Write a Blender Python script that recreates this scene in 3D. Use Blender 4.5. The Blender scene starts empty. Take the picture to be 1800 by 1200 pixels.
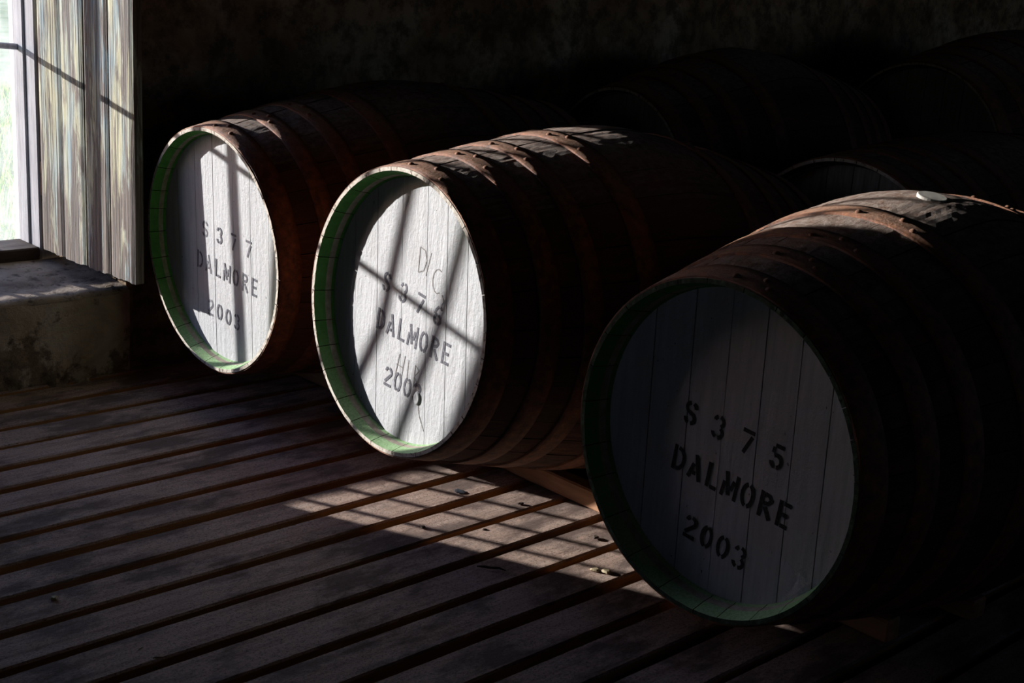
import bpy, bmesh, math, random
from mathutils import Vector, Matrix, noise
random.seed(7)
sc = bpy.context.scene
col = sc.collection
# ------------------------------------------------------------------ camera, sky, sun, exposure
# world frame: X runs along the floor planks, Y towards the window wall, Z up, floor top at 0
cd = bpy.data.cameras.new('camera'); cam = bpy.data.objects.new('camera', cd); col.objects.link(cam)
cd.sensor_fit = 'HORIZONTAL'; cd.sensor_width = 36.0; cd.lens = 48.2; cd.clip_start = 0.05; cd.clip_end = 200
_r = Vector((0.7305, -0.6799, 0.0643)).normalized(); _f = Vector((0.668, 0.6918, -0.2743)).normalized()
_u = _r.cross(_f).normalized(); _r = _f.cross(_u).normalized()
cam.matrix_world = Matrix(((_r.x, _u.x, -_f.x, 0), (_r.y, _u.y, -_f.y, 0), (_r.z, _u.z, -_f.z, 1.25), (0, 0, 0, 1)))
sc.camera = cam

SUN = Vector((0.47, -1.0, -0.225))
w = bpy.data.worlds.new('sky'); sc.world = w; w.use_nodes = True
nt = w.node_tree; nt.nodes.clear()
sky = nt.nodes.new('ShaderNodeTexSky'); sky.sky_type = 'NISHITA'; sky.sun_disc = False
sky.sun_elevation = math.asin(0.225 / SUN.length); sky.sun_rotation = math.atan2(-SUN.x, -SUN.y)
sky.air_density = 1.2; sky.dust_density = 0.4; sky.ozone_density = 6.0
bg = nt.nodes.new('ShaderNodeBackground'); bg.inputs['Strength'].default_value = 0.66
wo = nt.nodes.new('ShaderNodeOutputWorld')
tint = nt.nodes.new('ShaderNodeMix'); tint.data_type = 'RGBA'; tint.blend_type = 'MULTIPLY'; tint.inputs[0].default_value = 1.0
tint.inputs[7].default_value = (1.36, 0.93, 0.90, 1)      # tint grades the sky fill, taking some blue out
nt.links.new(sky.outputs[0], tint.inputs[6]); nt.links.new(tint.outputs[2], bg.inputs[0]); nt.links.new(bg.outputs[0], wo.inputs[0])
sd = bpy.data.lights.new('sun', 'SUN'); sd.energy = 9.9; sd.angle = math.radians(0.53); sd.color = (1.0, 0.98, 0.955)
so = bpy.data.objects.new('sun', sd); col.objects.link(so)
so.rotation_euler = SUN.to_track_quat('-Z', 'Y').to_euler(); so.location = (-4, 12, 5)
sc.view_settings.view_transform = 'Standard'; sc.view_settings.look = 'None'
sc.view_settings.exposure = 0.0; sc.view_settings.gamma = 1.0; sc.view_settings.use_curve_mapping = False

# ------------------------------------------------------------------ helpers
def link_obj(o, parent=None):
    col.objects.link(o)
    if parent is not None: o.parent = parent
    return o
def tag(o, label=None, cat=None, group=None, kind=None):
    if label: o['label'] = label
    if cat: o['category'] = cat
    if group: o['group'] = group
    if kind: o['kind'] = kind
    return o
def empty(name, loc=(0, 0, 0), rot=None, parent=None):
    o = bpy.data.objects.new(name, None); o.empty_display_size = 0.1
    o.location = loc
    if rot is not None: o.rotation_euler = rot
    return link_obj(o, parent)
def mesh_obj(name, verts, faces, mats, parent=None, smooth=False, midx=None):
    me = bpy.data.meshes.new(name); me.from_pydata([tuple(v) for v in verts], [], faces)
    for m in (mats if isinstance(mats, (list, tuple)) else [mats]): me.materials.append(m)
    if midx: me.polygons.foreach_set('material_index', midx)
    if smooth: me.polygons.foreach_set('use_smooth', [True] * len(me.polygons))
    me.update()
    return link_obj(bpy.data.objects.new(name, me), parent)
class MB:
    def __init__(s): s.v = []; s.f = []; s.m = []
    def add(s, vs, fs, mi=0):
        n = len(s.v); s.v += [tuple(v) for v in vs]
        for f in fs: s.f.append(tuple(i + n for i in f)); s.m.append(mi)
    def box(s, x0, x1, y0, y1, z0, z1, mi=0):
        s.add([(x0, y0, z0), (x1, y0, z0), (x1, y1, z0), (x0, y1, z0), (x0, y0, z1), (x1, y0, z1), (x1, y1, z1), (x0, y1, z1)],
              [(0, 3, 2, 1), (4, 5, 6, 7), (0, 1, 5, 4), (1, 2, 6, 5), (2, 3, 7, 6), (3, 0, 4, 7)], mi)
    def tube(s, pts, r, n=8, mi=0):
        rings = []
        for i, p in enumerate(pts):
            p = Vector(p); a = Vector(pts[max(i - 1, 0)]); b_ = Vector(pts[min(i + 1, len(pts) - 1)])
            d = (b_ - a).normalized(); e = d.orthogonal().normalized(); g = d.cross(e)
            rr = r[i] if isinstance(r, (list, tuple)) else r
            rings.append([p + rr * (math.cos(2 * math.pi * k / n) * e + math.sin(2 * math.pi * k / n) * g) for k in range(n)])
        vs = [v for q in rings for v in q]; fs = []
        for i in range(len(rings) - 1):
            for k in range(n):
                fs.append((i * n + k, i * n + (k + 1) % n, (i + 1) * n + (k + 1) % n, (i + 1) * n + k))
        fs.append(tuple(range(n - 1, -1, -1))); fs.append(tuple((len(rings) - 1) * n + k for k in range(n)))
        s.add(vs, fs, mi)
    def build(s, name, mats, parent=None, smooth=False): return mesh_obj(name, s.v, s.f, mats, parent, smooth, s.m)
def bevel(o, w_=0.004, seg=1):
    b_ = o.modifiers.new('bevel', 'BEVEL'); b_.width = w_; b_.segments = seg; b_.limit_method = 'ANGLE'; b_.angle_limit = math.radians(50)
    return o

# ------------------------------------------------------------------ materials
class NT:
    def __init__(s, name):
        s.mat = bpy.data.materials.new(name); s.mat.use_nodes = True; s.t = s.mat.node_tree; s.t.nodes.clear()
        s.out = s.n('ShaderNodeOutputMaterial'); s.p = s.n('ShaderNodeBsdfPrincipled'); s.l(s.p.outputs[0], s.out.inputs[0])
        s.tc = s.n('ShaderNodeTexCoord'); s.oi = s.n('ShaderNodeObjectInfo')
    def n(s, t): return s.t.nodes.new(t)
    def l(s, a, b_): s.t.links.new(a, b_)
    def coord(s, scale=(1, 1, 1), kind='Object', rnd=0.0):
        m = s.n('ShaderNodeMapping'); m.inputs['Scale'].default_value = scale; s.l(s.tc.outputs[kind], m.inputs['Vector'])
        if rnd:
            c = s.n('ShaderNodeVectorMath'); c.operation = 'SCALE'; c.inputs[0].default_value = (1, 1.7, 2.3)
            q = s.n('ShaderNodeMath'); q.operation = 'MULTIPLY'; q.inputs[1].default_value = rnd; s.l(s.oi.outputs['Random'], q.inputs[0])
            s.l(q.outputs[0], c.inputs['Scale']); s.l(c.outputs[0], m.inputs['Location'])
        return m.outputs[0]
    def noise(s, vec, scale, detail=6, rough=0.6, dist=0.0):
        q = s.n('ShaderNodeTexNoise'); q.inputs['Scale'].default_value = scale; q.inputs['Detail'].default_value = detail
        q.inputs['Roughness'].default_value = rough; q.inputs['Distortion'].default_value = dist
        s.l(vec, q.inputs['Vector']); return q.outputs['Fac']
    def ramp(s, fac, stops):
        r = s.n('ShaderNodeValToRGB'); e = r.color_ramp.elements
        while len(e) < len(stops): e.new(0.5)
        for i, (p, c) in enumerate(stops):
            e[i].position = p; e[i].color = (c, c, c, 1) if isinstance(c, (int, float)) else (*c, 1)
        s.l(fac, r.inputs[0]); return r.outputs[0]
    def mix(s, fac, a, b_, mode='MIX'):
        m = s.n('ShaderNodeMix'); m.data_type = 'RGBA'; m.blend_type = mode
        for val, sock in ((fac, m.inputs[0]), (a, m.inputs[6]), (b_, m.inputs[7])):
            if isinstance(val, (int, float)): sock.default_value = val if sock == m.inputs[0] else (val, val, val, 1)
            elif isinstance(val, tuple): sock.default_value = (*val, 1)
            else: s.l(val, sock)
        return m.outputs[2]
    def math(s, op, a, b_=None):
        m = s.n('ShaderNodeMath'); m.operation = op
        for val, sock in ((a, m.inputs[0]), (b_, m.inputs[1])):
            if val is None: continue
            if isinstance(val, (int, float)): sock.default_value = val
            else: s.l(val, sock)
        return m.outputs[0]
    def normal_z(s):
        g = s.n('ShaderNodeNewGeometry'); x = s.n('ShaderNodeSeparateXYZ'); s.l(g.outputs['Normal'], x.inputs[0]); return x.outputs['Z']
    def bump(s, h, strength=0.5, dist=0.01):
        b_ = s.n('ShaderNodeBump'); b_.inputs['Strength'].default_value = strength; b_.inputs['Distance'].default_value = dist
        s.l(h, b_.inputs['Height']); s.l(b_.outputs[0], s.p.inputs['Normal'])
    def done(s, colr, rough=0.8, spec=0.3, metal=0.0):
        if isinstance(colr, tuple): s.p.inputs['Base Color'].default_value = (*colr, 1)
        else: s.l(colr, s.p.inputs['Base Color'])
        if isinstance(rough, (int, float)): s.p.inputs['Roughness'].default_value = rough
        else: s.l(rough, s.p.inputs['Roughness'])
        s.p.inputs['Specular IOR Level'].default_value = spec; s.p.inputs['Metallic'].default_value = metal
        return s.mat

def m_stave():
    k = NT('stave_oak'); v = k.coord((2.2, 26, 26), rnd=9)
    g = k.noise(v, 3.0, 8, 0.65); b_ = k.noise(k.coord((1.2, 5, 5), rnd=5), 2.2, 4)
    c = k.ramp(g, [(0.3, (0.045, 0.02, 0.012)), (0.55, (0.15, 0.062, 0.032)), (0.75, (0.24, 0.105, 0.055))])
    c = k.mix(k.ramp(b_, [(0.4, 0.0), (0.62, 0.85)]), c, (0.055, 0.03, 0.022))
    c = k.mix(k.math('MULTIPLY', k.oi.outputs['Random'], 0.35), c, (0.20, 0.085, 0.04))
    dn = k.noise(k.coord((6, 6, 6), rnd=4), 9.0, 7, 0.7)
    dust = k.math('MULTIPLY', k.ramp(k.normal_z(), [(0.70, 0.0), (0.95, 1.0)]), k.ramp(dn, [(0.36, 0.15), (0.6, 0.9)]))
    c = k.mix(dust, c, (0.42, 0.335, 0.28))
    h = k.math('ADD', g, k.math('MULTIPLY', k.noise(k.coord((40, 60, 60)), 4.0, 6, 0.75), 0.9))
    k.bump(h, 0.9, 0.008)
    return k.done(c, 0.72, 0.3)
def m_hoop():
    k = NT('rusty_hoop_iron'); n1 = k.noise(k.coord((9, 9, 9), rnd=3), 5.0, 8, 0.7); n2 = k.noise(k.coord((40, 40, 40)), 4.0, 6, 0.7)
    c = k.ramp(n1, [(0.32, (0.055, 0.028, 0.018)), (0.5, (0.17, 0.066, 0.03)), (0.68, (0.30, 0.115, 0.045))])
    dust = k.math('MULTIPLY', k.ramp(k.normal_z(), [(0.70, 0.0), (0.95, 1.0)]), k.ramp(n2, [(0.35, 0.2), (0.62, 0.8)]))
    c = k.mix(dust, c, (0.44, 0.28, 0.20))
    k.bump(k.math('ADD', n1, n2), 0.5, 0.004)
    return k.done(c, 0.6, 0.4, 0.15)
def m_plain(name, stops, scale=(8, 8, 8), ns=4.0, bumpd=0.003, rough=0.8, rnd=5, strength=0.5):
    k = NT(name); n1 = k.noise(k.coord(scale, rnd=rnd), ns, 7, 0.65); c = k.ramp(n1, stops)
    k.bump(n1, strength, bumpd); return k.done(c, rough, 0.3)
def m_white():
    k = NT('white_head_paint'); v = k.coord((10, 26, 2.0), rnd=6)
    g = k.noise(v, 3.0, 8, 0.7); f = k.noise(k.coord((30, 30, 22), rnd=6), 3.0, 6, 0.75)
    c = k.ramp(g, [(0.3, (0.38, 0.38, 0.39)), (0.6, (0.495, 0.495, 0.505))])
    chips = k.noise(k.coord((60, 60, 38), rnd=6), 2.2, 3, 0.55)
    c = k.mix(k.ramp(chips, [(0.715, 0.0), (0.735, 0.9)]), c, (0.07, 0.055, 0.05))
    st = k.noise(k.coord((4, 4, 4), rnd=3), 3.0, 4)
    c = k.mix(k.ramp(st, [(0.58, 0.0), (0.8, 0.4)]), c, (0.36, 0.33, 0.30))
    k.bump(k.math('ADD', k.math('MULTIPLY', g, 0.8), f), 0.55, 0.004)
    return k.done(c, 0.62, 0.35)
def m_text(name, colr, wear):
    k = NT(name); f = k.noise(k.coord((70, 70, 70)), 2.5, 5, 0.7)
    c = k.mix(k.ramp(f, [(0.5, 0.0), (0.72, wear)]), colr, (0.50, 0.50, 0.51))
    return k.done(c, 0.7, 0.3)
def m_green():
    k = NT('green_chime_paint'); n1 = k.noise(k.coord((7, 7, 7), rnd=3), 5, 7, 0.7); n2 = k.noise(k.coord((40, 40, 40)), 5, 5, 0.7)
    c = k.ramp(n1, [(0.3, (0.05, 0.19, 0.03)), (0.7, (0.095, 0.30, 0.06))])
    c = k.mix(k.ramp(n2, [(0.66, 0.0), (0.72, 0.9)]), c, (0.03, 0.035, 0.02))
    # pale lichen-like dust settled in the bottom of the rim
    d = k.math('MULTIPLY', k.ramp(k.normal_z(), [(0.35, 0.0), (0.85, 1.0)]), k.ramp(n2, [(0.3, 0.25), (0.6, 0.9)]))
    c = k.mix(d, c, (0.36, 0.50, 0.28))
    k.bump(n2, 0.4, 0.003); return k.done(c, 0.65, 0.35)
def m_plank():
    k = NT('dusty_floor_plank'); v = k.coord((1.5, 16, 16), rnd=7)
    g = k.noise(v, 3.0, 9, 0.68); b_ = k.noise(k.coord((2.2, 4.5, 4), rnd=5), 2.0, 6, 0.65); f = k.noise(k.coord((34, 46, 46)), 5.0, 6, 0.85)
    c = k.ramp(g, [(0.3, (0.46, 0.29, 0.22)), (0.5, (0.76, 0.53, 0.425)), (0.7, (0.88, 0.67, 0.56))])
    c = k.mix(k.ramp(b_, [(0.41, 0.72), (0.53, 0.0)]), c, (0.12, 0.085, 0.075))
    c = k.mix(k.ramp(f, [(0.40, 0.8), (0.49, 0.0)]), c, (0.16, 0.11, 0.09))
    c = k.mix(k.math('MULTIPLY', k.oi.outputs['Random'], 0.15), c, (0.36, 0.25, 0.20))
    raw = k.ramp(g, [(0.3, (0.50, 0.23, 0.09)), (0.7, (0.76, 0.40, 0.17))])
    c = k.mix(k.ramp(k.normal_z(), [(0.45, 0.0), (0.7, 1.0)]), raw, c)
    k.bump(k.math('ADD', k.math('MULTIPLY', f, 2.4), g), 0.8, 0.007)
    return k.done(c, 0.85, 0.2)
def m_wall():
    k = NT('old_lime_plaster'); a = k.noise(k.coord((1, 1, 1)), 2.6, 8, 0.62, 0.6); b_ = k.noise(k.coord((1, 1, 1)), 14, 9, 0.72)
    c = k.ramp(a, [(0.3, (0.16, 0.105, 0.065)), (0.46, (0.40, 0.28, 0.17)), (0.58, (0.58, 0.46, 0.32)), (0.75, (0.70, 0.60, 0.47))])
    c = k.mix(k.ramp(b_, [(0.4, 0.75), (0.56, 0.0)]), c, (0.08, 0.06, 0.045))
    k.bump(k.math('ADD', a, k.math('MULTIPLY', b_, 0.8)), 0.8, 0.03)
    return k.done(c, 0.92, 0.15)
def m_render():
    k = NT('bounce_pale_render'); a = k.noise(k.coord((1, 1, 1)), 5, 8, 0.62, 0.4); b_ = k.noise(k.coord((1, 1, 1)), 26, 8, 0.75)  # render paler than the wall; floor bounce light is put into its colour
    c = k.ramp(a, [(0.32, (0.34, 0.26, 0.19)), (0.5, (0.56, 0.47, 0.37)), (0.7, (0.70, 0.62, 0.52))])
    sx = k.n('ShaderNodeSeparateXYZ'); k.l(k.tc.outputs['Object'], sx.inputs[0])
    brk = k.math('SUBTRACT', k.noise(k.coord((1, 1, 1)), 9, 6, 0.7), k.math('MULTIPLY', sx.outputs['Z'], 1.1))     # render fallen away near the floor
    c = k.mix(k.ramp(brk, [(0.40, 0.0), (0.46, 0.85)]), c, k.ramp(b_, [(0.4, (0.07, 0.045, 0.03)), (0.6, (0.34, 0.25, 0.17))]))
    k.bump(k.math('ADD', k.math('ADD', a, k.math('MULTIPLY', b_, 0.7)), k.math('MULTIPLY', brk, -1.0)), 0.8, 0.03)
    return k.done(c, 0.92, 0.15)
def m_sill():
    k = NT('grey_stone_sill'); a = k.noise(k.coord((1, 1, 1)), 7, 8, 0.66); b_ = k.noise(k.coord((1, 1, 1)), 30, 7, 0.72)
    c = k.ramp(a, [(0.34, (0.20, 0.15, 0.115)), (0.55, (0.40, 0.32, 0.255)), (0.72, (0.54, 0.45, 0.37))])
    c = k.mix(k.ramp(b_, [(0.36, 0.8), (0.48, 0.0)]), c, (0.05, 0.042, 0.036))
    k.bump(k.math('ADD', a, b_), 0.6, 0.012); return k.done(c, 0.9, 0.15)
def m_shutter():
    k = NT('peeling_shutter_paint')
    warp = k.noise(k.coord((9, 9, 1.6), rnd=8), 1.6, 3)
    grain = k.noise(k.coord((95, 95, 1.3), rnd=8), 2.0, 4, 0.55, 0.25)            # raised grain lines running up the boards
    st = k.noise(k.coord((30, 30, 0.9), rnd=8), 2.0, 6, 0.7)
    big = k.noise(k.coord((11, 11, 2.0), rnd=11), 1.6, 6, 0.62, 0.4)
    c = k.ramp(warp, [(0.38, (0.20, 0.28, 0.32)), (0.46, (0.36, 0.41, 0.37)), (0.58, (0.49, 0.46, 0.30))])
    bare = k.ramp(st, [(0.3, (0.05, 0.036, 0.03)), (0.7, (0.22, 0.17, 0.14))])
    sx = k.n('ShaderNodeSeparateXYZ'); k.l(k.tc.outputs['Object'], sx.inputs[0])
    low = k.ramp(sx.outputs['Z'], [(0.0, 0.09), (0.3, 0.0)])                     # paint lost near the wet sill
    f = k.math('ADD', k.math('ADD', k.math('MULTIPLY', st, 0.35), k.math('MULTIPLY', big, 0.75)), low)
    c = k.mix(k.ramp(f, [(0.535, 0.0), (0.59, 0.97)]), c, bare)
    c = k.mix(k.ramp(grain, [(0.40, 0.92), (0.49, 0.0)]), c, (0.07, 0.06, 0.055))
    k.bump(k.math('ADD', k.math('MULTIPLY', grain, 1.5), st), 0.6, 0.004); return k.done(c, 0.75, 0.25)
def m_grass():
    k = NT('meadow_grass'); n1 = k.noise(k.coord((1, 1, 1), kind='Object'), 1.3, 5)
    c = k.ramp(n1, [(0.35, (0.24, 0.44, 0.09)), (0.65, (0.58, 0.70, 0.28))])
    k.done(c, 0.6, 0.2)
    t = k.n('ShaderNodeBsdfTranslucent'); k.l(c, t.inputs[0]); x = k.n('ShaderNodeMixShader'); x.inputs[0].default_value = 0.55
    k.l(k.p.outputs[0], x.inputs[1]); k.l(t.outputs[0], x.inputs[2]); k.l(x.outputs[0], k.out.inputs[0]); return k.mat
def m_glass():
    k = NT('dusty_window_glass'); n1 = k.noise(k.coord((6, 6, 6)), 3, 4)
    tr = k.n('ShaderNodeBsdfTransparent'); gl = k.n('ShaderNodeBsdfGlossy'); gl.inputs['Roughness'].default_value = 0.05
    tl = k.n('ShaderNodeBsdfTranslucent'); tl.inputs[0].default_value = (0.85, 0.87, 0.85, 1)
    lw = k.n('ShaderNodeFresnel'); lw.inputs[0].default_value = 1.45
    a = k.n('ShaderNodeMixShader'); k.l(k.math('MULTIPLY', n1, 0.4), a.inputs[0]); k.l(tr.outputs[0], a.inputs[1]); k.l(tl.outputs[0], a.inputs[2])
    b_ = k.n('ShaderNodeMixShader'); k.l(lw.outputs[0], b_.inputs[0]); k.l(a.outputs[0], b_.inputs[1]); k.l(gl.outputs[0], b_.inputs[2])
    k.l(b_.outputs[0], k.out.inputs[0]); return k.mat
def m_web():
    k = NT('cobweb_silk'); n1 = k.noise(k.coord((90, 90, 90)), 4, 5, 0.8)
    tr = k.n('ShaderNodeBsdfTransparent'); k.done((0.8, 0.82, 0.85), 0.8)
    a = k.n('ShaderNodeMixShader'); k.l(k.ramp(n1, [(0.42, 0.01), (0.7, 0.30)]), a.inputs[0]); k.l(tr.outputs[0], a.inputs[1]); k.l(k.p.outputs[0], a.inputs[2])
    k.l(a.outputs[0], k.out.inputs[0]); return k.mat
M = dict(stave=m_stave(), hoop=m_hoop(), white=m_white(), green=m_green(), plank=m_plank(), wall=m_wall(), sill=m_sill(),
    shutter=m_shutter(), grass=m_grass(), glass=m_glass(), web=m_web(),
    chime=m_plain('pale_stave_end', [(0.34, (0.12, 0.085, 0.06)), (0.46, (0.52, 0.46, 0.38)), (0.7, (0.66, 0.60, 0.53))], (14, 14, 14), 6, 0.002),
    croze=m_plain('grey_croze_wood', [(0.3, (0.24, 0.20, 0.155)), (0.7, (0.44, 0.38, 0.32))], (14, 14, 14), 4, 0.002),
    inner=m_plain('charred_inner_oak', [(0.3, (0.02, 0.014, 0.01)), (0.7, (0.06, 0.035, 0.02))]),
    oldhead=m_plain('bare_grey_head_wood', [(0.3, (0.16, 0.14, 0.12)), (0.7, (0.34, 0.31, 0.28))], (10, 30, 3), 3),
    textgrey=m_text('faded_stencil_paint', (0.075, 0.072, 0.092), 0.5), textblack=m_text('black_stencil_paint', (0.012, 0.012, 0.016), 0.12),
    scratch=m_text('scribed_wood', (0.16, 0.14, 0.13), 0.9),
    rail=m_plain('raw_softwood', [(0.3, (0.26, 0.12, 0.06)), (0.7, (0.50, 0.27, 0.15))], (14, 2, 14), 3, 0.004),
    earth=m_plain('dark_earth', [(0.3, (0.02, 0.015, 0.012)), (0.7, (0.06, 0.045, 0.035))], (2, 2, 2), 5, 0.02),
    beam=m_plain('dark_and_shade_toned_timber', [(0.3, (0.03, 0.02, 0.015)), (0.7, (0.08, 0.055, 0.04))], (2, 10, 10), 3, 0.01),
    timber=m_plain('weathered_window_timber', [(0.3, (0.26, 0.245, 0.25)), (0.7, (0.44, 0.425, 0.44))], (20, 20, 2), 3, 0.004),
    iron=m_plain('grey_painted_iron', [(0.3, (0.22, 0.23, 0.27)), (0.7, (0.42, 0.43, 0.50))], (20, 20, 20), 3, 0.001, 0.5),
    stone=m_plain('outdoor_rubble_stone', [(0.3, (0.16, 0.14, 0.12)), (0.7, (0.38, 0.35, 0.31))], (3, 3, 3), 3, 0.03),
    bung=m_plain('pale_bung', [(0.3, (0.55, 0.52, 0.46)), (0.7, (0.72, 0.69, 0.62))], (20, 20, 20), 3, 0.001),
    straw=m_plain('dry_straw', [(0.3, (0.36, 0.28, 0.16)), (0.7, (0.62, 0.52, 0.34))], (20, 20, 20), 3, 0.001),
    render=m_render(),
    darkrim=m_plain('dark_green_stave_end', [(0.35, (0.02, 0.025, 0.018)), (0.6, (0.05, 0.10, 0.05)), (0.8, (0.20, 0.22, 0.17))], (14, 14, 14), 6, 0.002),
    lint=m_plain('blue_grey_lint', [(0.3, (0.008, 0.010, 0.014)), (0.7, (0.05, 0.06, 0.085))], (40, 40, 40), 3, 0.002))

# ------------------------------------------------------------------ the room
WALL_Y = 3.51
def rough_grid(x0, x1, z0, z1, y, step, amp, seed, edge=True):
    nx = max(1, int(round((x1 - x0) / step))); nz = max(1, int(round((z1 - z0) / step))); vs = []; fs = []
    for j in range(nz + 1):
        for i in range(nx + 1):
            x = x0 + (x1 - x0) * i / nx; z = z0 + (z1 - z0) * j / nz
            d = noise.fractal(Vector((x * 3.1 + seed, z * 3.1, seed)), 0.9, 2.1, 5) * amp
            if z < 0.16: d -= abs(noise.fractal(Vector((x * 12 + seed, z * 12, 3)), 0.8, 2.0, 4)) * amp * 1.6 * (1 - z / 0.16)
            vs.append((x, y + d, z))
    for j in range(nz):
        for i in range(nx):
            a = j * (nx + 1) + i; fs.append((a, a + 1, a + nx + 2, a + nx + 1))
    return vs, fs
OX0, OX1, SILL, HEAD = 0.72, 1.85, 0.246, 1.78
mb = MB()
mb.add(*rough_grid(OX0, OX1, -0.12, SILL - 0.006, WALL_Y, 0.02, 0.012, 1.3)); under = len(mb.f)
mb.add(*rough_grid(OX1, 4.6, -0.12, 2.9, WALL_Y + 0.035, 0.05, 0.02, 4.7))
mb.add(*rough_grid(4.6, 9.0, -0.12, 2.9, WALL_Y + 0.035, 0.2, 0.02, 4.7))
mb.box(OX1, 9.0, WALL_Y + 0.07, 4.05, -0.12, 2.9); mb.box(OX0, OX1, WALL_Y + 0.05, 4.05, -0.12, 0.20)
mb.box(-4.0, OX0, WALL_Y, 4.05, -0.12, 2.9); mb.box(OX0, OX1, WALL_Y, 4.05, HEAD, 2.9)
mb.box(OX1, OX1 + 0.02, WALL_Y + 0.02, WALL_Y + 0.08, -0.12, 2.9)
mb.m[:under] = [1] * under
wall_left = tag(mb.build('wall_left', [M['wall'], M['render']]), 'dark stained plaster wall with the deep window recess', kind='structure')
def struct_box(name, label, mat, *b_):
    q = MB(); q.box(*b_); return tag(q.build(name, mat), label, kind='structure')
q = MB()      # the long wall behind the viewer has an added unseen opening for fill light
HX0, HX1, HZ0, HZ1 = 5.3, 6.1, 1.2, 2.2
for a in ((-4.2, HX0, -0.12, 2.9), (HX1, 9.2, -0.12, 2.9), (HX0, HX1, -0.12, HZ0), (HX0, HX1, HZ1, 2.9)): q.box(a[0], a[1], -2.7, -2.5, a[2], a[3])
tag(q.build('wall_right', M['wall']), 'plain dark plaster wall behind the viewer with an added opening for fill light', kind='structure')
struct_box('wall_back', 'dark plaster end wall of the store', M['wall'], 9.0, 9.2, -2.7, 4.05, -0.12, 2.9)
q = MB()      # a small fill-light opening added unseen in the near end wall, behind the viewer
for a in ((-2.7, 0.8, -0.12, 2.9), (1.5, 4.05, -0.12, 2.9), (0.8, 1.5, -0.12, 1.2), (0.8, 1.5, 1.85, 2.9)): q.box(-4.2, -4.0, *a)
tag(q.build('wall_front', M['wall']), 'dark plaster near end wall of the store with an added fill-light opening', kind='structure')
struct_box('ceiling', 'low dark boarded ceiling', M['beam'], -4.2, 9.2, -2.7, 4.05, 2.9, 3.05)

floor = struct_box('floor', 'slatted floor of dusty planks over dark earth', M['earth'], -4.0, 9.0, -2.5, WALL_Y + 0.1, -0.32, -0.12)
for x in (-3.0, -1.6, -0.2, 1.15, 2.55, 3.9, 5.3, 6.7, 8.1):
    q = MB(); q.box(x - 0.05, x + 0.05, -2.45, WALL_Y + 0.02, -0.12, -0.036); q.build('joist', M['beam'], floor)
PITCH, GAP, G0 = 0.1275, 0.025, 3.106
rp = random.Random(3)
def plank(y0, y1, x0=-3.98, x1=8.98):
    n = 46; xs = [x0 + (x1 - x0) * i / n for i in range(n + 1)]; sd_ = rp.random() * 50; top = rp.uniform(-0.0025, 0.0015)
    vs = []; fs = []
    for i, x in enumerate(xs):
        a = noise.noise(Vector((x * 2.3, sd_, 0))) * 0.004; b_ = noise.noise(Vector((x * 2.1, sd_, 9))) * 0.004
        t = top + noise.noise(Vector((x * 0.9, sd_, 4))) * 0.002; c = 0.004
        vs += [(x, y0 + a, -0.036), (x, y0 + a, t - c), (x, y0 + a + c, t), (x, y1 + b_ - c, t), (x, y1 + b_, t - c), (x, y1 + b_, -0.036)]
    for i in range(n):
        for k in range(6):
            a = i * 6 + k; b_ = i * 6 + (k + 1) % 6; fs.append((a, a + 6, b_ + 6, b_))
    fs.append((0, 1, 2, 3, 4, 5)); fs.append(tuple(n * 6 + k for k in (5, 4, 3, 2, 1, 0)))
    return mesh_obj('plank', vs, fs, M['plank'], floor)
for k in range(-4, 44):
    yc = G0 - PITCH * k
    plank(yc - PITCH + GAP / 2 + rp.uniform(-.003, .003), min(yc - GAP / 2 + rp.uniform(-.003, .003), WALL_Y + 0.03))

# outdoors: a meadow seen through the window
mb = MB(); mb.add([(-60, -40, -0.33), (60, -40, -0.33), (60, 60, -0.33), (-60, 60, -0.33)], [(0, 1, 2, 3)])
lawn = tag(mb.build('lawn', M['grass']), 'sunlit green meadow outside the window', kind='structure')
rg = random.Random(11); gv = []; gf = []
for i in range(9000):
    y = 4.3 + 9.0 * rg.random() ** 1.4; x = y * 0.455 + rg.uniform(-0.9, 0.9) * (0.6 + y * 0.12)
    h = rg.uniform(0.06, 0.22); a = rg.uniform(0, 6.28); ww = 0.004 + 0.004 * rg.random(); dx, dy = math.cos(a) * ww, math.sin(a) * ww
    lx, ly = rg.uniform(-.06, .06), rg.uniform(-.06, .06); n = len(gv)
    gv += [(x - dx, y - dy, -0.33), (x + dx, y + dy, -0.33), (x + lx * .4 + dx * .7, y + ly * .4 + dy * .7, -0.33 + h * .6), (x + lx * .4 - dx * .7, y + ly * .4 - dy * .7, -0.33 + h * .6), (x + lx, y + ly, -0.33 + h)]
    gf += [(n, n + 1, n + 2, n + 3), (n + 3, n + 2, n + 4)]
tag(mesh_obj('grass', gv, gf, M['grass']), 'bright green grass growing outside the window', 'grass', kind='stuff')

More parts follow.
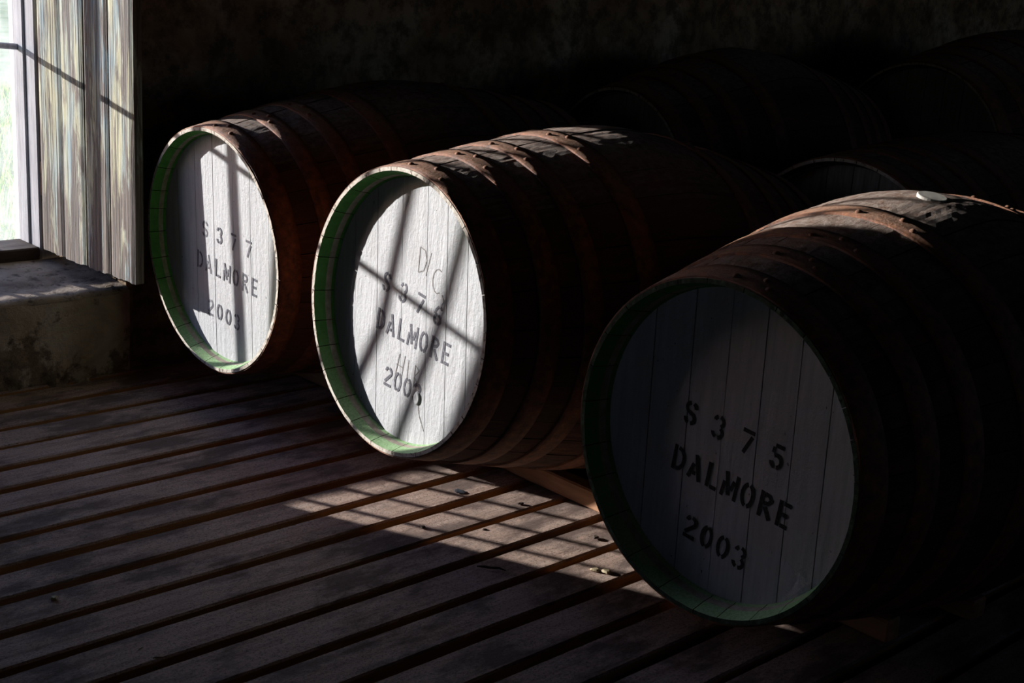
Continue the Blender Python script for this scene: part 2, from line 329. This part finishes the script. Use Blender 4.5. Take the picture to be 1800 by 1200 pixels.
# ------------------------------------------------------------------ window
win = tag(empty('window_1', (1.3, 3.9, SILL)), 'old timber window with thin iron bars in a deep recess', kind='structure')
def child(o, parent):
    """parent keeping the world coordinates in which the mesh was written"""
    o.parent = parent; o.matrix_parent_inverse = parent.matrix_world.inverted(); return o
bpy.context.view_layer.update()
def sill_mesh():
    nx, ny = 40, 16; vs = []; fs = []
    for j in range(ny + 1):
        for i in range(nx + 1):
            x = OX0 + (OX1 - OX0) * i / nx; t = j / ny; y = WALL_Y - 0.004 + (3.84 - WALL_Y) * t
            z = SILL + 0.030 * t + noise.fractal(Vector((x * 9, y * 9, 2)), 0.9, 2.0, 5) * 0.005
            if j == 0: z -= 0.008; y += noise.noise(Vector((x * 17, 1, 1))) * 0.006
            vs.append((x, y, z))
    for j in range(ny):
        for i in range(nx):
            a = j * (nx + 1) + i; fs.append((a, a + 1, a + nx + 2, a + nx + 1))
    n = len(vs)
    for i in range(nx + 1):
        v = vs[i]; vs.append((v[0], v[1] + 0.004, SILL - 0.016))
    for i in range(nx): fs.append((n + i, n + i + 1, i + 1, i))
    return vs, fs
child(mesh_obj('window_sill', *sill_mesh(), M['sill'], None, True), win)
def post(name, x0a, x1a, x0b, x1b, y0, y1, z0, z1, mat=None):
    q = MB(); q.add([(x0a, y0, z0), (x1a, y0, z0), (x1a, y1, z0), (x0a, y1, z0), (x0b, y0, z1), (x1b, y0, z1), (x1b, y1, z1), (x0b, y1, z1)],
        [(0, 3, 2, 1), (4, 5, 6, 7), (0, 1, 5, 4), (1, 2, 6, 5), (2, 3, 7, 6), (3, 0, 4, 7)])
    return child(bevel(q.build(name, mat or M['timber']), 0.004), win)
ZB, ZT = 0.27, 1.75
def lx(z): return 0.932 - 0.11 * (z - 1.25 + 0.888)     # the leaning left post's inner edge
post('frame_jamb', 1.733, 1.80, 1.733, 1.80, 3.905, 4.0, ZB, ZT)
post('jamb_bead', 1.739, 1.80, 1.739, 1.80, 3.842, 3.905, ZB, ZT)
post('frame_jamb', 0.74, lx(ZB), 0.74, lx(ZT), 3.88, 3.98, ZB, ZT)
post('frame_rail', 0.74, 1.735, 0.74, 1.735, 3.835, 3.975, ZB - 0.01, 0.312, M['beam'])  # dark timber puts this rail's room-side shade into its colour
post('frame_rail', 0.74, 1.735, 0.74, 1.735, 3.835, 3.975, ZT - 0.05, ZT + 0.03)
post('mullion', 1.587, 1.614, 1.580, 1.607, 3.845, 3.875, 0.31, ZT - 0.04)
def bar(pts, r=0.0102):
    q = MB(); q.tube(pts, r, 8); return child(q.build('iron_bar', M['iron'], None, True), win)
bar([(1.002, 3.95, 0.31), (0.990, 3.95, 0.55), (0.945, 3.95, 0.90), (0.916, 3.95, 1.36), (0.905, 3.95, 1.71)])
bar([(1.121, 3.95, 0.31), (1.100, 3.95, 0.50), (1.045, 3.95, 0.80), (1.022, 3.95, 1.36), (1.015, 3.95, 1.71)])
bar([(1.237, 3.95, 0.31), (1.220, 3.95, 0.48), (1.180, 3.95, 0.90), (1.15, 3.95, 1.36), (1.14, 3.95, 1.71)])
bar([(1.352, 3.95, 0.31), (1.338, 3.95, 0.48), (1.305, 3.95, 0.90), (1.27, 3.95, 1.71)])
bar([(1.408, 3.95, 0.31), (1.398, 3.95, 1.71)], 0.012)
bar([(0.86, 3.955, 0.915), (1.10, 3.955, 0.902), (1.44, 3.955, 0.905), (1.57, 3.95, 0.898), (1.745, 3.945, 0.885)], 0.009)
def pane(xa0, xa1, xb0, xb1, z0, z1):
    q = MB(); q.add([(xa0, 3.97, z0), (xa1, 3.97, z0), (xb1, 3.97, z1), (xb0, 3.97, z1)], [(0, 1, 2, 3)])
    return child(q.build('pane', M['glass']), win)
pane(1.614, 1.736, 1.607, 1.736, 0.312, ZT - 0.05)

# shutter folded back against the recess
hinge = Vector((1.737, 3.83, 0.307)); sh_dir = Vector((0.031, -0.51, 0)).normalized()
sh = tag(empty('window_shutter', hinge, (0, 0, math.atan2(sh_dir.y, sh_dir.x))),
         'peeling cream and blue plank shutter folded open beside the window', 'shutter')
SHW, SHT, SHH = 0.5116, 0.028, 1.36
rs = random.Random(5)
for a, b_ in ((0.0, 0.258), (0.262, 0.5), (0.506, 0.748), (0.754, 1.0)):
    x0, x1 = a * SHW + 0.0022, b_ * SHW - 0.0022; n = 9; vs = []; fs = []
    bot = [rs.uniform(-0.002, 0.003) for _ in range(n + 1)]; d = rs.uniform(-0.002, 0.002)
    for i in range(n + 1):
        x = x0 + (x1 - x0) * i / n; c = 0.004 if i in (0, n) else 0.0
        # local y>0 is away from the light (towards +X in the room); the lit face is at y = 0
        vs += [(x, d + c, bot[i]), (x, d + c, SHH), (x, SHT, SHH), (x, SHT, bot[i])]
    for i in range(n):
        for k in range(4):
            p = i * 4 + k; q = i * 4 + (k + 1) % 4; fs.append((p, q, q + 4, p + 4))
    fs.append((3, 2, 1, 0)); fs.append(tuple(n * 4 + k for k in range(4)))
    mesh_obj('board', vs, fs, M['shutter'], sh)
for z in (0.16, 1.1):
    q = MB(); q.box(0.02, SHW - 0.075, SHT, SHT + 0.022, z, z + 0.10); bevel(q.build('batten', M['beam'], sh), 0.003)
    q = MB(); q.tube([(-0.006, SHT * .5, z), (-0.006, SHT * .5, z + 0.10)], 0.008, 8); q.build('hinge', M['hoop'], sh)

# ------------------------------------------------------------------ stencil glyphs
def arc(cx, cy, rx, ry, a0, a1, n=9):
    return [(cx + rx * math.cos(math.radians(a0 + (a1 - a0) * i / n)), cy + ry * math.sin(math.radians(a0 + (a1 - a0) * i / n))) for i in range(n + 1)]
OV = [arc(.31, .5, .23, .42, 80, -80, 14), arc(.31, .5, .23, .42, 100, 260, 14)]
GL = {
 'S': [arc(.31, .72, .22, .2, 0, 70), arc(.31, .72, .22, .2, 100, 235) + arc(.31, .28, .22, .2, 55, -75), arc(.31, .28, .22, .2, -105, -180)],
 '3': [arc(.30, .72, .21, .2, 175, 115), arc(.30, .72, .21, .2, 85, -65), arc(.30, .28, .23, .21, 65, -80), arc(.30, .28, .23, .21, -108, -175)],
 '7': [[(.02, .92), (.58, .92)], [(.5, .76), (.36, .42), (.2, .02)]],
 '5': [[(.55, .92), (.14, .92)], [(.12, .84), (.1, .6)], arc(.29, .31, .23, .24, 125, -75), arc(.29, .31, .23, .24, -105, -170)],
 '6': [arc(.32, .29, .22, .22, 80, -80), arc(.32, .29, .22, .22, 100, 260), [(.09, .5), (.15, .72), (.30, .90)], arc(.34, .74, .2, .18, 75, 15)],
 '2': [arc(.30, .72, .21, .2, 175, 115), arc(.30, .72, .22, .2, 85, -35) + [(.16, .28), (.08, .2)], [(.02, .07), (.58, .07)]],
 '0': OV, 'O': OV,
 'D': [[(.1, 0), (.1, 1)], [(.24, .92), (.40, .86), (.53, .68), (.55, .5), (.53, .32), (.40, .14), (.24, .08)]],
 'A': [[(.03, .02), (.22, .62)], [(.27, 1), (.56, 0)], [(.2, .26), (.36, .26)]],
 'L': [[(.12, .02), (.12, 1)], [(.26, .08), (.56, .08)]],
 'M': [[(.0, 0), (.06, .6)], [(.08, 1), (.31, .12)], [(.38, .34), (.48, .74)], [(.6, 0), (.62, 1)]],
 'R': [[(.1, 0), (.1, 1)], [(.23, .92), (.42, .89), (.51, .75), (.42, .6), (.23, .56)], [(.28, .44), (.56, 0)]],
 'E': [[(.1, 0), (.1, 1)], [(.23, .92), (.54, .92)], [(.23, .5), (.46, .5)], [(.23, .08), (.54, .08)]],
}
def ribbon(mb, pts, w_, x):
    n = len(pts); L_ = []; R_ = []
    for i in range(n):
        a = pts[max(i - 1, 0)]; b_ = pts[min(i + 1, n - 1)]; dx, dy = b_[0] - a[0], b_[1] - a[1]; l = math.hypot(dx, dy) or 1
        nx, ny = -dy / l * w_ / 2, dx / l * w_ / 2
        L_.append((x, pts[i][0] + nx, pts[i][1] + ny)); R_.append((x, pts[i][0] - nx, pts[i][1] - ny))
    mb.add(L_ + R_, [(i, i + 1, n + i + 1, n + i) for i in range(n - 1)])
def stencil(parent, chars, centres, h, rot, x, mat, sw=0.14, name='stencil_letter'):
    """chars at centres (right, up) on the head; rot in degrees, clockwise positive; local +y is LEFT as seen from the front"""
    mb = MB(); ca, sa = math.cos(math.radians(-rot)), math.sin(math.radians(-rot))
    for ch, (cx, cy) in zip(chars, centres):
        for st in GL[ch]:
            pts = []
            for px, py in st:
                a, b_ = (px - .31) * h * 1.0, (py - .5) * h
                pts.append((-(cx + a * ca - b_ * sa), cy + a * sa + b_ * ca))
            ribbon(mb, pts, h * sw, x)
        mb.build(name, mat, parent); mb = MB()

# ------------------------------------------------------------------ casks
def cask(name, head, yaw, el, R, Rb, L, label, group, front=True, depth=0.045, nst=27, seams=None, btilt=0.0, rim=None, seed=1, fine=True):
    """head = centre of the front rim; local x runs into the cask, +y is left seen from the front, root sits under the bilge"""
    rr = random.Random(seed)
    rot = Matrix.Rotation(yaw, 4, 'Z') @ Matrix.Rotation(-el, 4, 'Y')
    base = Vector(head) + rot @ Vector((L / 2, 0, -Rb))
    root = empty(name, base, rot.to_euler()); tag(root, label, 'cask', group)
    OX, OZ = -L / 2, Rb
    EX = 1.18
    def prof(s):
        u = abs(2 * s / L - 1); u = max(0.0, (u * u + 0.006) ** 0.5 - 0.0775 * (1 - min(1, u)))
        return R + (Rb - R) * (1 - min(1.0, u) ** EX)
    ns = 72 if fine else 14; TH = 0.030
    d = depth
    xs_out = [L * i / ns for i in range(ns + 1)]
    xin = [0.0, d * .54, d * .84, d * 1.02, d * 1.5] ; rin_off = [0.0095, 0.0175, 0.0195, 0.0225, TH]
    # section path of one stave: outer skin 0..L, far end, inner skin back to the near end
    path = [(x, prof(x) - 0.0012 - (0.001 if 0 < i < ns else 0), 0) for i, x in enumerate(xs_out)]
    path += [(L, R - 0.0135, 1), (L - d, R - 0.022, 4), (L * .75, prof(L * .75) - TH, 4), (L * .5, Rb - TH, 4), (L * .25, prof(L * .25) - TH, 4)]
    path += [(xin[4], prof(xin[4]) - TH, 4), (xin[3], R - rin_off[3], 4), (xin[2], R - rin_off[2], 2), (xin[1], R - rin_off[1], 3), (0.0, R - rin_off[0], 2)]
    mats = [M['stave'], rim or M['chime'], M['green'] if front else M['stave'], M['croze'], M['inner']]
    wds = [rr.uniform(0.75, 1.3) for _ in range(nst)]; tot = sum(wds); a0 = rr.uniform(0, 6.28)
    for wd in wds:
        a1 = a0 + 2 * math.pi * wd / tot; g = 0.0028; vs = []; fs = []; mi = []; nc = 9 if fine else 4; np_ = len(path); sd_ = rr.random() * 40; jr = rr.uniform(-0.0015, 0.0012)
        for (x, r, _) in path:
            for k in range(nc):
                t = a0 + g + (a1 - a0 - 2 * g) * k / (nc - 1)
                q = r + (jr if 0.03 < x < L - 0.03 and r > R - 0.005 else 0)
                if fine and r > R - 0.004 and 0.06 < x < L - 0.06:       # worn, furrowed outer grain
                    q += noise.noise(Vector((x * 7, t * 95, sd_))) * 0.0011 + noise.noise(Vector((x * 60, t * 60, sd_))) * 0.0007
                vs.append((OX + x + (rr.uniform(-.0006, .0006) if x == 0 else 0), q * math.sin(t), OZ + q * math.cos(t)))
        for i in range(np_):
            j = (i + 1) % np_
            if i == ns: m_ = 1
            elif i == np_ - 1: m_ = 1           # the stave end that faces the room
            else: m_ = path[j][2] if i > ns else 0
            for k in range(nc - 1):
                fs.append((i * nc + k, j * nc + k, j * nc + k + 1, i * nc + k + 1)); mi.append(m_)
        me_faces_side = [tuple(i * nc for i in range(np_)), tuple(i * nc + nc - 1 for i in range(np_ - 1, -1, -1))]
        fs += me_faces_side; mi += [4, 4]
        o = mesh_obj('stave', vs, fs, mats, root, False, mi)
        a0 = a1
    # hoops with rivets
    hk = L / 1.167
    hoops = [(0.002, 0.058), (0.118, 0.166), (0.222, 0.268), (0.362, 0.418)]
    hoops = [(a * hk, b_ * hk) for a, b_ in hoops]; hoops += [(L - b_, L - a) for a, b_ in hoops[::-1]]
    rv = None
    for hi, (x0, x1) in enumerate(hoops):
        n = 84 if fine else 48; mb = MB(); vs = []; ht = 0.0022
        t_seam = rr.uniform(0, 6.28)
        sec = [(x0, -0.002), (x0, ht), (x0 + 0.35 * (x1 - x0), ht), (x0 + .7 * (x1 - x0), ht), (x1, ht), (x1, -0.002)]
        for k in range(n):
            t = 2 * math.pi * k / n
            wob = 0.0012 * math.sin(3 * t + t_seam) + 0.0006 * math.sin(7 * t)
            for x, e in sec:
                r = prof(x) + e; vs.append((OX + x + wob, r * math.sin(t), OZ + r * math.cos(t)))
        ms = len(sec); fs = []
        for k in range(n):
            for i in range(ms - 1):
                a, b_ = k * ms + i, ((k + 1) % n) * ms + i; fs.append((a, a + 1, b_ + 1, b_))
        ho = mesh_obj('hoop', vs, fs, M['hoop'], root)
        me = ho.data; me.polygons.foreach_set('use_smooth', [i % (ms - 1) in (1, 2, 3) for i in range(len(me.polygons))])
        if fine and hi < 5:
            for dt, fx in ((rr.uniform(-2, 3), .35), (rr.uniform(7, 11), .7), (rr.uniform(13, 18), .35)):
                t = math.radians(-dt); x = x0 + fx * (x1 - x0); r = prof(x) + ht - 0.001
                if rv is None:
                    bm = bmesh.new(); bmesh.ops.create_uvsphere(bm, u_segments=8, v_segments=5, radius=0.0075); rv = bpy.data.meshes.new('rivet'); bm.to_mesh(rv); bm.free(); rv.materials.append(M['hoop'])
                    rv.polygons.foreach_set('use_smooth', [True] * len(rv.polygons))
                ro = bpy.data.objects.new('rivet', rv); ro.location = (OX + x, r * math.sin(t), OZ + r * math.cos(t)); ro.scale = (1, 1, .75); ro.rotation_euler = (-t, 0, 0); link_obj(ro, ho)
    # head boards
    hr = R - rin_off[3] + 0.004
    seams = seams or [-.17, -.09, -.01, .07, .15]
    cuts = [-hr] + list(seams) + [hr]; ct, st_ = math.cos(btilt), math.sin(btilt)
    for i in range(len(cuts) - 1):
        c0, c1 = cuts[i] + (0.0009 if i else 0), cuts[i + 1] - (0.0009 if i < len(cuts) - 2 else 0)
        def zz(c): return math.sqrt(max(0, hr * hr - c * c))
        pts = []; n = 8
        for k in range(n + 1): c = c0 + (c1 - c0) * k / n; pts.append((c, zz(c)))
        for k in range(n, -1, -1): c = c0 + (c1 - c0) * k / n; pts.append((c, -zz(c)))
        clean = []
        for p in pts:
            if not clean or math.hypot(p[0] - clean[-1][0], p[1] - clean[-1][1]) > 1e-4: clean.append(p)
        if math.hypot(clean[0][0] - clean[-1][0], clean[0][1] - clean[-1][1]) < 1e-4: clean.pop()
        pts = [(c * ct - z * st_, c * st_ + z * ct) for c, z in clean]
        xf = d + rr.uniform(0.0, 0.0008)
        vs = [(OX + xf, -c, OZ + z) for c, z in pts] + [(OX + d + 0.02, -c, OZ + z) for c, z in pts]; m_ = len(pts)
        fs = [tuple(range(m_)), tuple(range(2 * m_ - 1, m_ - 1, -1))] + [(k, m_ + k, m_ + (k + 1) % m_, (k + 1) % m_) for k in range(m_)]
        mesh_obj('head_board', vs, fs, M['white'] if front else M['oldhead'], root)
    vs = [(OX + L - d, hr * math.sin(2 * math.pi * k / 40), OZ + hr * math.cos(2 * math.pi * k / 40)) for k in range(40)]
    vs += [(x + 0.02, y, z) for x, y, z in vs]
    mesh_obj('far_head', vs, [tuple(range(40)), tuple(range(79, 39, -1))] + [(k, 40 + k, 40 + (k + 1) % 40, (k + 1) % 40) for k in range(40)], M['oldhead'], root)
    return root, OX, OZ, d
def letter(cs, number, rows, mat, h=0.046, sw=0.14):
    """rows = the end points (right, up) of the three lines of stencilled characters"""
    root, OX, OZ, d = cs; x = OX + d - 0.0004
    for text, (a, b_), hh in zip((number, 'DALMORE', '2003'), rows, (h, h * 1.06, h)):
        n = len(text); rot = -math.degrees(math.atan2(b_[1] - a[1], b_[0] - a[0]))
        stencil(root, text, [(a[0] + (b_[0] - a[0]) * i / (n - 1), OZ + a[1] + (b_[1] - a[1]) * i / (n - 1)) for i in range(n)], hh, rot, x, mat, sw)

D2R = math.radians
G = 'casks lying in the front row'
k1 = 1.0
c1 = cask('whisky_cask', (1.8237 * k1, 3.0325 * k1, 1.25 + (0.4523 - 1.25) * k1), D2R(-0.08), D2R(1.9), 0.3188 * k1, 0.4085 * k1, 1.167 * k1,
          'white-headed cask nearest the window, half lit, stencilled S 377', G, depth=0.042, seams=[-.225, -.134, -.045, .050, .13, .213], seed=21)
letter(c1, 'S377', (((-.088, .038), (.121, .025)), ((-.118, -.050), (.145, -.070)), ((-.069, -.172), (.059, -.182))), M['textgrey'])
c2 = cask('whisky_cask', (1.7712, 2.206, 0.4918), D2R(-2.07), D2R(-3.24), 0.310, 0.4119, 1.167,
          'brightest sunlit white-headed cask in the middle, stencilled S 376', G, depth=0.047, seams=[-.205, -.121, -.031, .0566, .124, .191], btilt=D2R(6.9), seed=22)
letter(c2, 'S376', (((-.091, .045), (.095, .015)), ((-.101, -.042), (.135, -.059)), ((-.056, -.161), (.050, -.169))), M['textgrey'])
k3 = 0.984
c3 = cask('whisky_cask', (1.7783 * k3, 1.3455 * k3, 1.25 + (0.4481 - 1.25) * k3), D2R(-0.13), D2R(-0.41), 0.3007 * k3, 0.4119 * k3, 1.167 * k3,
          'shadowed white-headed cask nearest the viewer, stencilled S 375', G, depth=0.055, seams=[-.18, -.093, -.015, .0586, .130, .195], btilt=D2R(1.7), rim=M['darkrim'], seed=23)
letter(c3, 'S375', (((-.086, .035), (.103, .014)), ((-.101, -.054), (.130, -.080)), ((-.059, -.170), (.052, -.186))), M['textblack'], 0.0445, 0.165)
# bung on the nearest cask, standing a little proud of its stave
def bung(cs, s, Rl, th):
    root, OX, OZ, d = cs; n = 28; vs = []; r = 0.028
    for z, q in ((-0.010, 1.0), (0.0025, 1.0), (0.0038, 0.94)): vs += [(q * r * math.cos(2 * math.pi * k / n), q * r * math.sin(2 * math.pi * k / n), z) for k in range(n)]
    fs = [tuple(range(n - 1, -1, -1)), tuple(range(2 * n, 3 * n))] + [(a * n + k, a * n + (k + 1) % n, (a + 1) * n + (k + 1) % n, (a + 1) * n + k) for a in (0, 1) for k in range(n)]
    o = mesh_obj('bung', vs, fs, M['bung'], root); t = math.radians(-th)
    o.location = (OX + s, Rl * math.sin(t), OZ + Rl * math.cos(t)); o.rotation_euler = (-t + math.radians(5), math.radians(-3), 0)
    o['label'] = 'pale round bung'
bung(c3, 0.553, 0.4025, 4.0)
# scribed marks on the middle head
root, OX, OZ, d = c2
def scribe(strokes, wd, name, label=None):
    mb = MB()
    for st in strokes: ribbon(mb, [(-p[0], OZ + p[1]) for p in st], wd, OX + d - 0.0003)
    o = mb.build(name, M['scratch'], root); o['kind'] = 'stuff'
    if label: o['label'] = label
scribe([[(.016, .145), (.016, .09)], [(.016, .145), (.034, .14), (.042, .12), (.034, .097), (.016, .09)], [(.055, .140), (.043, .088)],
        arc(.085, .085, .018, .026, 60, 300, 8), [(.103, .06), (.111, .047), (.102, .035)]], 0.0022, 'scribed_marks', 'old letters scratched above the stencil')
scribe([[(-.022, -.10), (-.032, -.15)], [(-.002, -.10), (-.010, -.155)], [(-.03, -.125), (-.006, -.128)], [(.012, -.105), (.010, -.155), (.028, -.157)],
        [(.036, -.11), (.036, -.16)], [(.036, -.11), (.051, -.12), (.036, -.135), (.056, -.16)]], 0.0022, 'scribed_marks', 'faint letters scratched above the year')
scribe([[(.058, -.19), (.064, -.215), (.085, -.245)]], 0.0026, 'crack', 'thin dark crack running down from a knot')
n = 18; vs = [(OX + d - 0.0012, -(.053), OZ - .180)]
for q, h in ((.55, .0035), (.85, .003), (1.0, .0)): vs += [(OX + d - h, -(.053 + .011 * q * math.cos(2 * math.pi * k / n)), OZ - .180 + .016 * q * math.sin(2 * math.pi * k / n)) for k in range(n)]
fs = [(0, 1 + k, 1 + (k + 1) % n) for k in range(n)] + [(1 + a * n + k, 1 + (a + 1) * n + k, 1 + (a + 1) * n + (k + 1) % n, 1 + a * n + (k + 1) % n) for a in (0, 1) for k in range(n)]
mesh_obj('knot', vs, fs, M['white'], root, True)

GB = 'dark casks in the rows behind'
c4 = cask('whisky_cask', (3.37, 3.06, 0.54), 0, 0, 0.30, 0.43, 1.23, 'dim cask behind, its top humped against the plaster wall', GB, front=False, seed=31, fine=False)
c5 = cask('whisky_cask', (3.08, 1.98, 0.43), 0, 0, 0.355, 0.40, 1.20, 'dim cask just behind the gap between the middle and nearest casks', GB, front=False, seed=32, fine=False)
c6 = cask('whisky_cask', (4.75, 2.78, 0.57), 0, 0, 0.37, 0.50, 1.50, 'big dim cask at the far upper right edge', GB, front=False, seed=33, fine=False)
for cs, (cx, cy, s) in ((c4, (-.07, .13, .035)), (c5, (-.10, .17, .04)), (c6, (.03, .2, .05))):
    root, OX, OZ, d = cs; q = [(-(cx + s * math.cos(a)), OZ + cy + s * math.sin(a)) for a in (1.0, 2.57, 4.14, 5.71, 1.0)]; mb = MB()
    ribbon(mb, q, 0.007, OX + d - 0.0004); mb.build('stencilled_square', M['croze'], root)

# ------------------------------------------------------------------ rails, chocks, litter
def timber_box(name, x0, x1, y0, y1, z0, z1, mat, label, cat, group=None, rz=0.0):
    q = MB(); cx, cy = (x0 + x1) / 2, (y0 + y1) / 2
    q.box(x0 - cx, x1 - cx, y0 - cy, y1 - cy, 0, z1 - z0); o = bevel(q.build(name, mat), 0.004); o.location = (cx, cy, z0); o.rotation_euler.z = rz
    return tag(o, label, cat, group)
GR = 'rails under the front casks'
timber_box('cask_rail', 2.226, 2.270, 1.205, 3.46, 0.0015, 0.049, M['rail'], 'raw wooden rail just behind the heads, sunlit between the casks', 'rail', GR)
timber_box('cask_rail', 2.455, 2.505, 1.15, 3.46, 0.0015, 0.046, M['rail'], 'raw wooden rail deeper in, shaded under the front casks', 'rail', GR)
GR2 = 'rails under the casks behind'
timber_box('cask_rail', 3.86, 3.92, 2.80, 3.36, 0.0015, 0.108, M['rail'], 'dark rail propping the dim cask beside the plaster wall', 'rail', GR2)
timber_box('cask_rail', 3.60, 3.66, 1.70, 2.26, 0.0015, 0.029, M['rail'], 'dark low rail under the dim cask behind the gap', 'rail', GR2)
timber_box('cask_rail', 5.42, 5.48, 2.40, 3.16, 0.0015, 0.068, M['rail'], 'dark rail under the big far dim cask', 'rail', GR2)
timber_box('shim', 2.222, 2.274, 2.97, 3.09, 0.0495, 0.0665, M['rail'], 'thin wooden shim between the rail and the cask by the window', 'shim')
def rnd(*a): return random.uniform(*a)
ro_ = random.Random(9)
def splinter(x, y, l, r, rz, mat, name, label, cat, group):
    q = MB(); n = 4
    q.tube([(-l / 2 + l * i / n, ro_.uniform(-.06, .06) * l, r * (1 + .6 * math.sin(i))) for i in range(n + 1)], [r * .5, r, r * .9, r, r * .4], 6)
    o = q.build(name, mat); o.location = (x, y, 0.0005); o.rotation_euler.z = rz
    return tag(o, label, cat, group)
GS = 'bits of wood and straw on the floor'
splinter(1.822, 1.903, 0.062, 0.0028, -0.88, M['beam'], 'wood_splinter', 'thin dark stick on the shaded plank below the sunlit patch', 'splinter', GS)
splinter(1.091, 2.382, 0.016, 0.0012, 0.9, M['straw'], 'wood_splinter', 'tiny splinter at the left edge of the floor', 'splinter', GS)
splinter(2.025, 1.247, 0.022, 0.0014, 2.4, M['straw'], 'straw', 'pale straw bit lying below the nearest cask', 'straw', GS)
splinter(2.056, 1.262, 0.014, 0.0010, 1.9, M['straw'], 'straw', 'tiny straw bit beside the rail end', 'straw', GS)
splinter(1.090, 1.979, 0.018, 0.0012, -0.5, M['straw'], 'straw', 'short straw bit on the lower left planks', 'straw', GS)
splinter(1.080, 2.025, 0.014, 0.0011, 0.4, M['straw'], 'straw', 'shorter straw bit on the lower left planks, nearer the window', 'straw', GS)
def chip(x, y, r, mat, name, label, cat, group, flat=0.5, z=0.0005):
    n = 9; vs = []; sd_ = ro_.random() * 20
    for q, h in ((0.85, 0.0), (1.0, 0.4), (0.6, 1.0)):
        for k in range(n):
            a = 2 * math.pi * k / n; rr_ = r * q * (1 + 0.45 * noise.noise(Vector((math.cos(a) * 1.7 + sd_, math.sin(a) * 1.7, sd_))))
            vs.append((rr_ * math.cos(a) * 1.25, rr_ * math.sin(a), r * flat * h * (1 + 0.3 * noise.noise(Vector((a, sd_, 1))))))
    fs = [tuple(range(n - 1, -1, -1)), tuple(range(2 * n, 3 * n))] + [(a * n + k, a * n + (k + 1) % n, (a + 1) * n + (k + 1) % n, (a + 1) * n + k) for a in (0, 1) for k in range(n)]
    o = mesh_obj(name, vs, fs, mat); o.location = (x, y, z); o.rotation_euler.z = ro_.uniform(0, 6)
    return tag(o, label, cat, group)
chip(2.046, 2.262, 0.012, M['lint'], 'lint', 'blue grey tuft of lint on the sunlit plank', 'lint', None, 0.12)
GC = 'wood chips on the sunlit planks'
chip(1.998, 1.770, 0.009, M['straw'], 'wood_chip', 'pale wood chip at the lower end of the sunlit patch', 'wood chip', GC)
chip(2.012, 1.750, 0.010, M['straw'], 'wood_chip', 'pale wood chip nearest the shadowed cask', 'wood chip', GC)
chip(1.839, 2.150, 0.006, M['beam'], 'wood_chip', 'dark crumb on the left side of the sunlit patch', 'wood chip', GC)
chip(1.945, 2.062, 0.005, M['beam'], 'wood_chip', 'dark crumb in the middle of the sunlit patch', 'wood chip', GC)
chip(2.115, 2.125, 0.006, M['beam'], 'wood_chip', 'dark crumb beside the rail in the sunlit patch', 'wood chip', GC)
chip(2.122, 1.887, 0.007, M['beam'], 'wood_chip', 'grey chip beside the rim of the shadowed cask', 'wood chip', GC)
chip(1.043, 2.292, 0.007, M['straw'], 'pebble', 'small pale pebble on the lower left planks', 'pebble', None, 0.8)
o = splinter(1.80, 3.54, 0.035, 0.0012, 0.6, M['straw'], 'straw', 'straw bit on the window sill under the shutter', 'straw', None); o.location.z = SILL + 0.004
# cobweb strung between the head and the rim of the nearest cask
root, OX, OZ, d = c3; bpy.context.view_layer.update(); mw = root.matrix_world
A, B_, C_, D_ = (d - .001, .132, -.150), (0.006, .226, -.150), (0.006, .186, -.200), (d - .001, .160, -.205)
n = 10; vs = []; fs = []
for j in range(n + 1):
    for i in range(n + 1):
        u_, v_ = i / n, j / n
        p = [(1 - u_) * (1 - v_) * A[k] + u_ * (1 - v_) * B_[k] + u_ * v_ * C_[k] + (1 - u_) * v_ * D_[k] for k in range(3)]
        sag = 0.020 * math.sin(math.pi * v_) * (1 - u_) * 1.2
        vs.append(mw @ Vector((OX + p[0], -(p[1] + sag), OZ + p[2] + sag * .3)))
for j in range(n):
    for i in range(n): a = j * (n + 1) + i; fs.append((a, a + 1, a + n + 2, a + n + 1))
tag(mesh_obj('cobweb', vs, fs, M['web'], None, True), 'thin grey cobweb in the lower right rim of the nearest cask', 'cobweb')
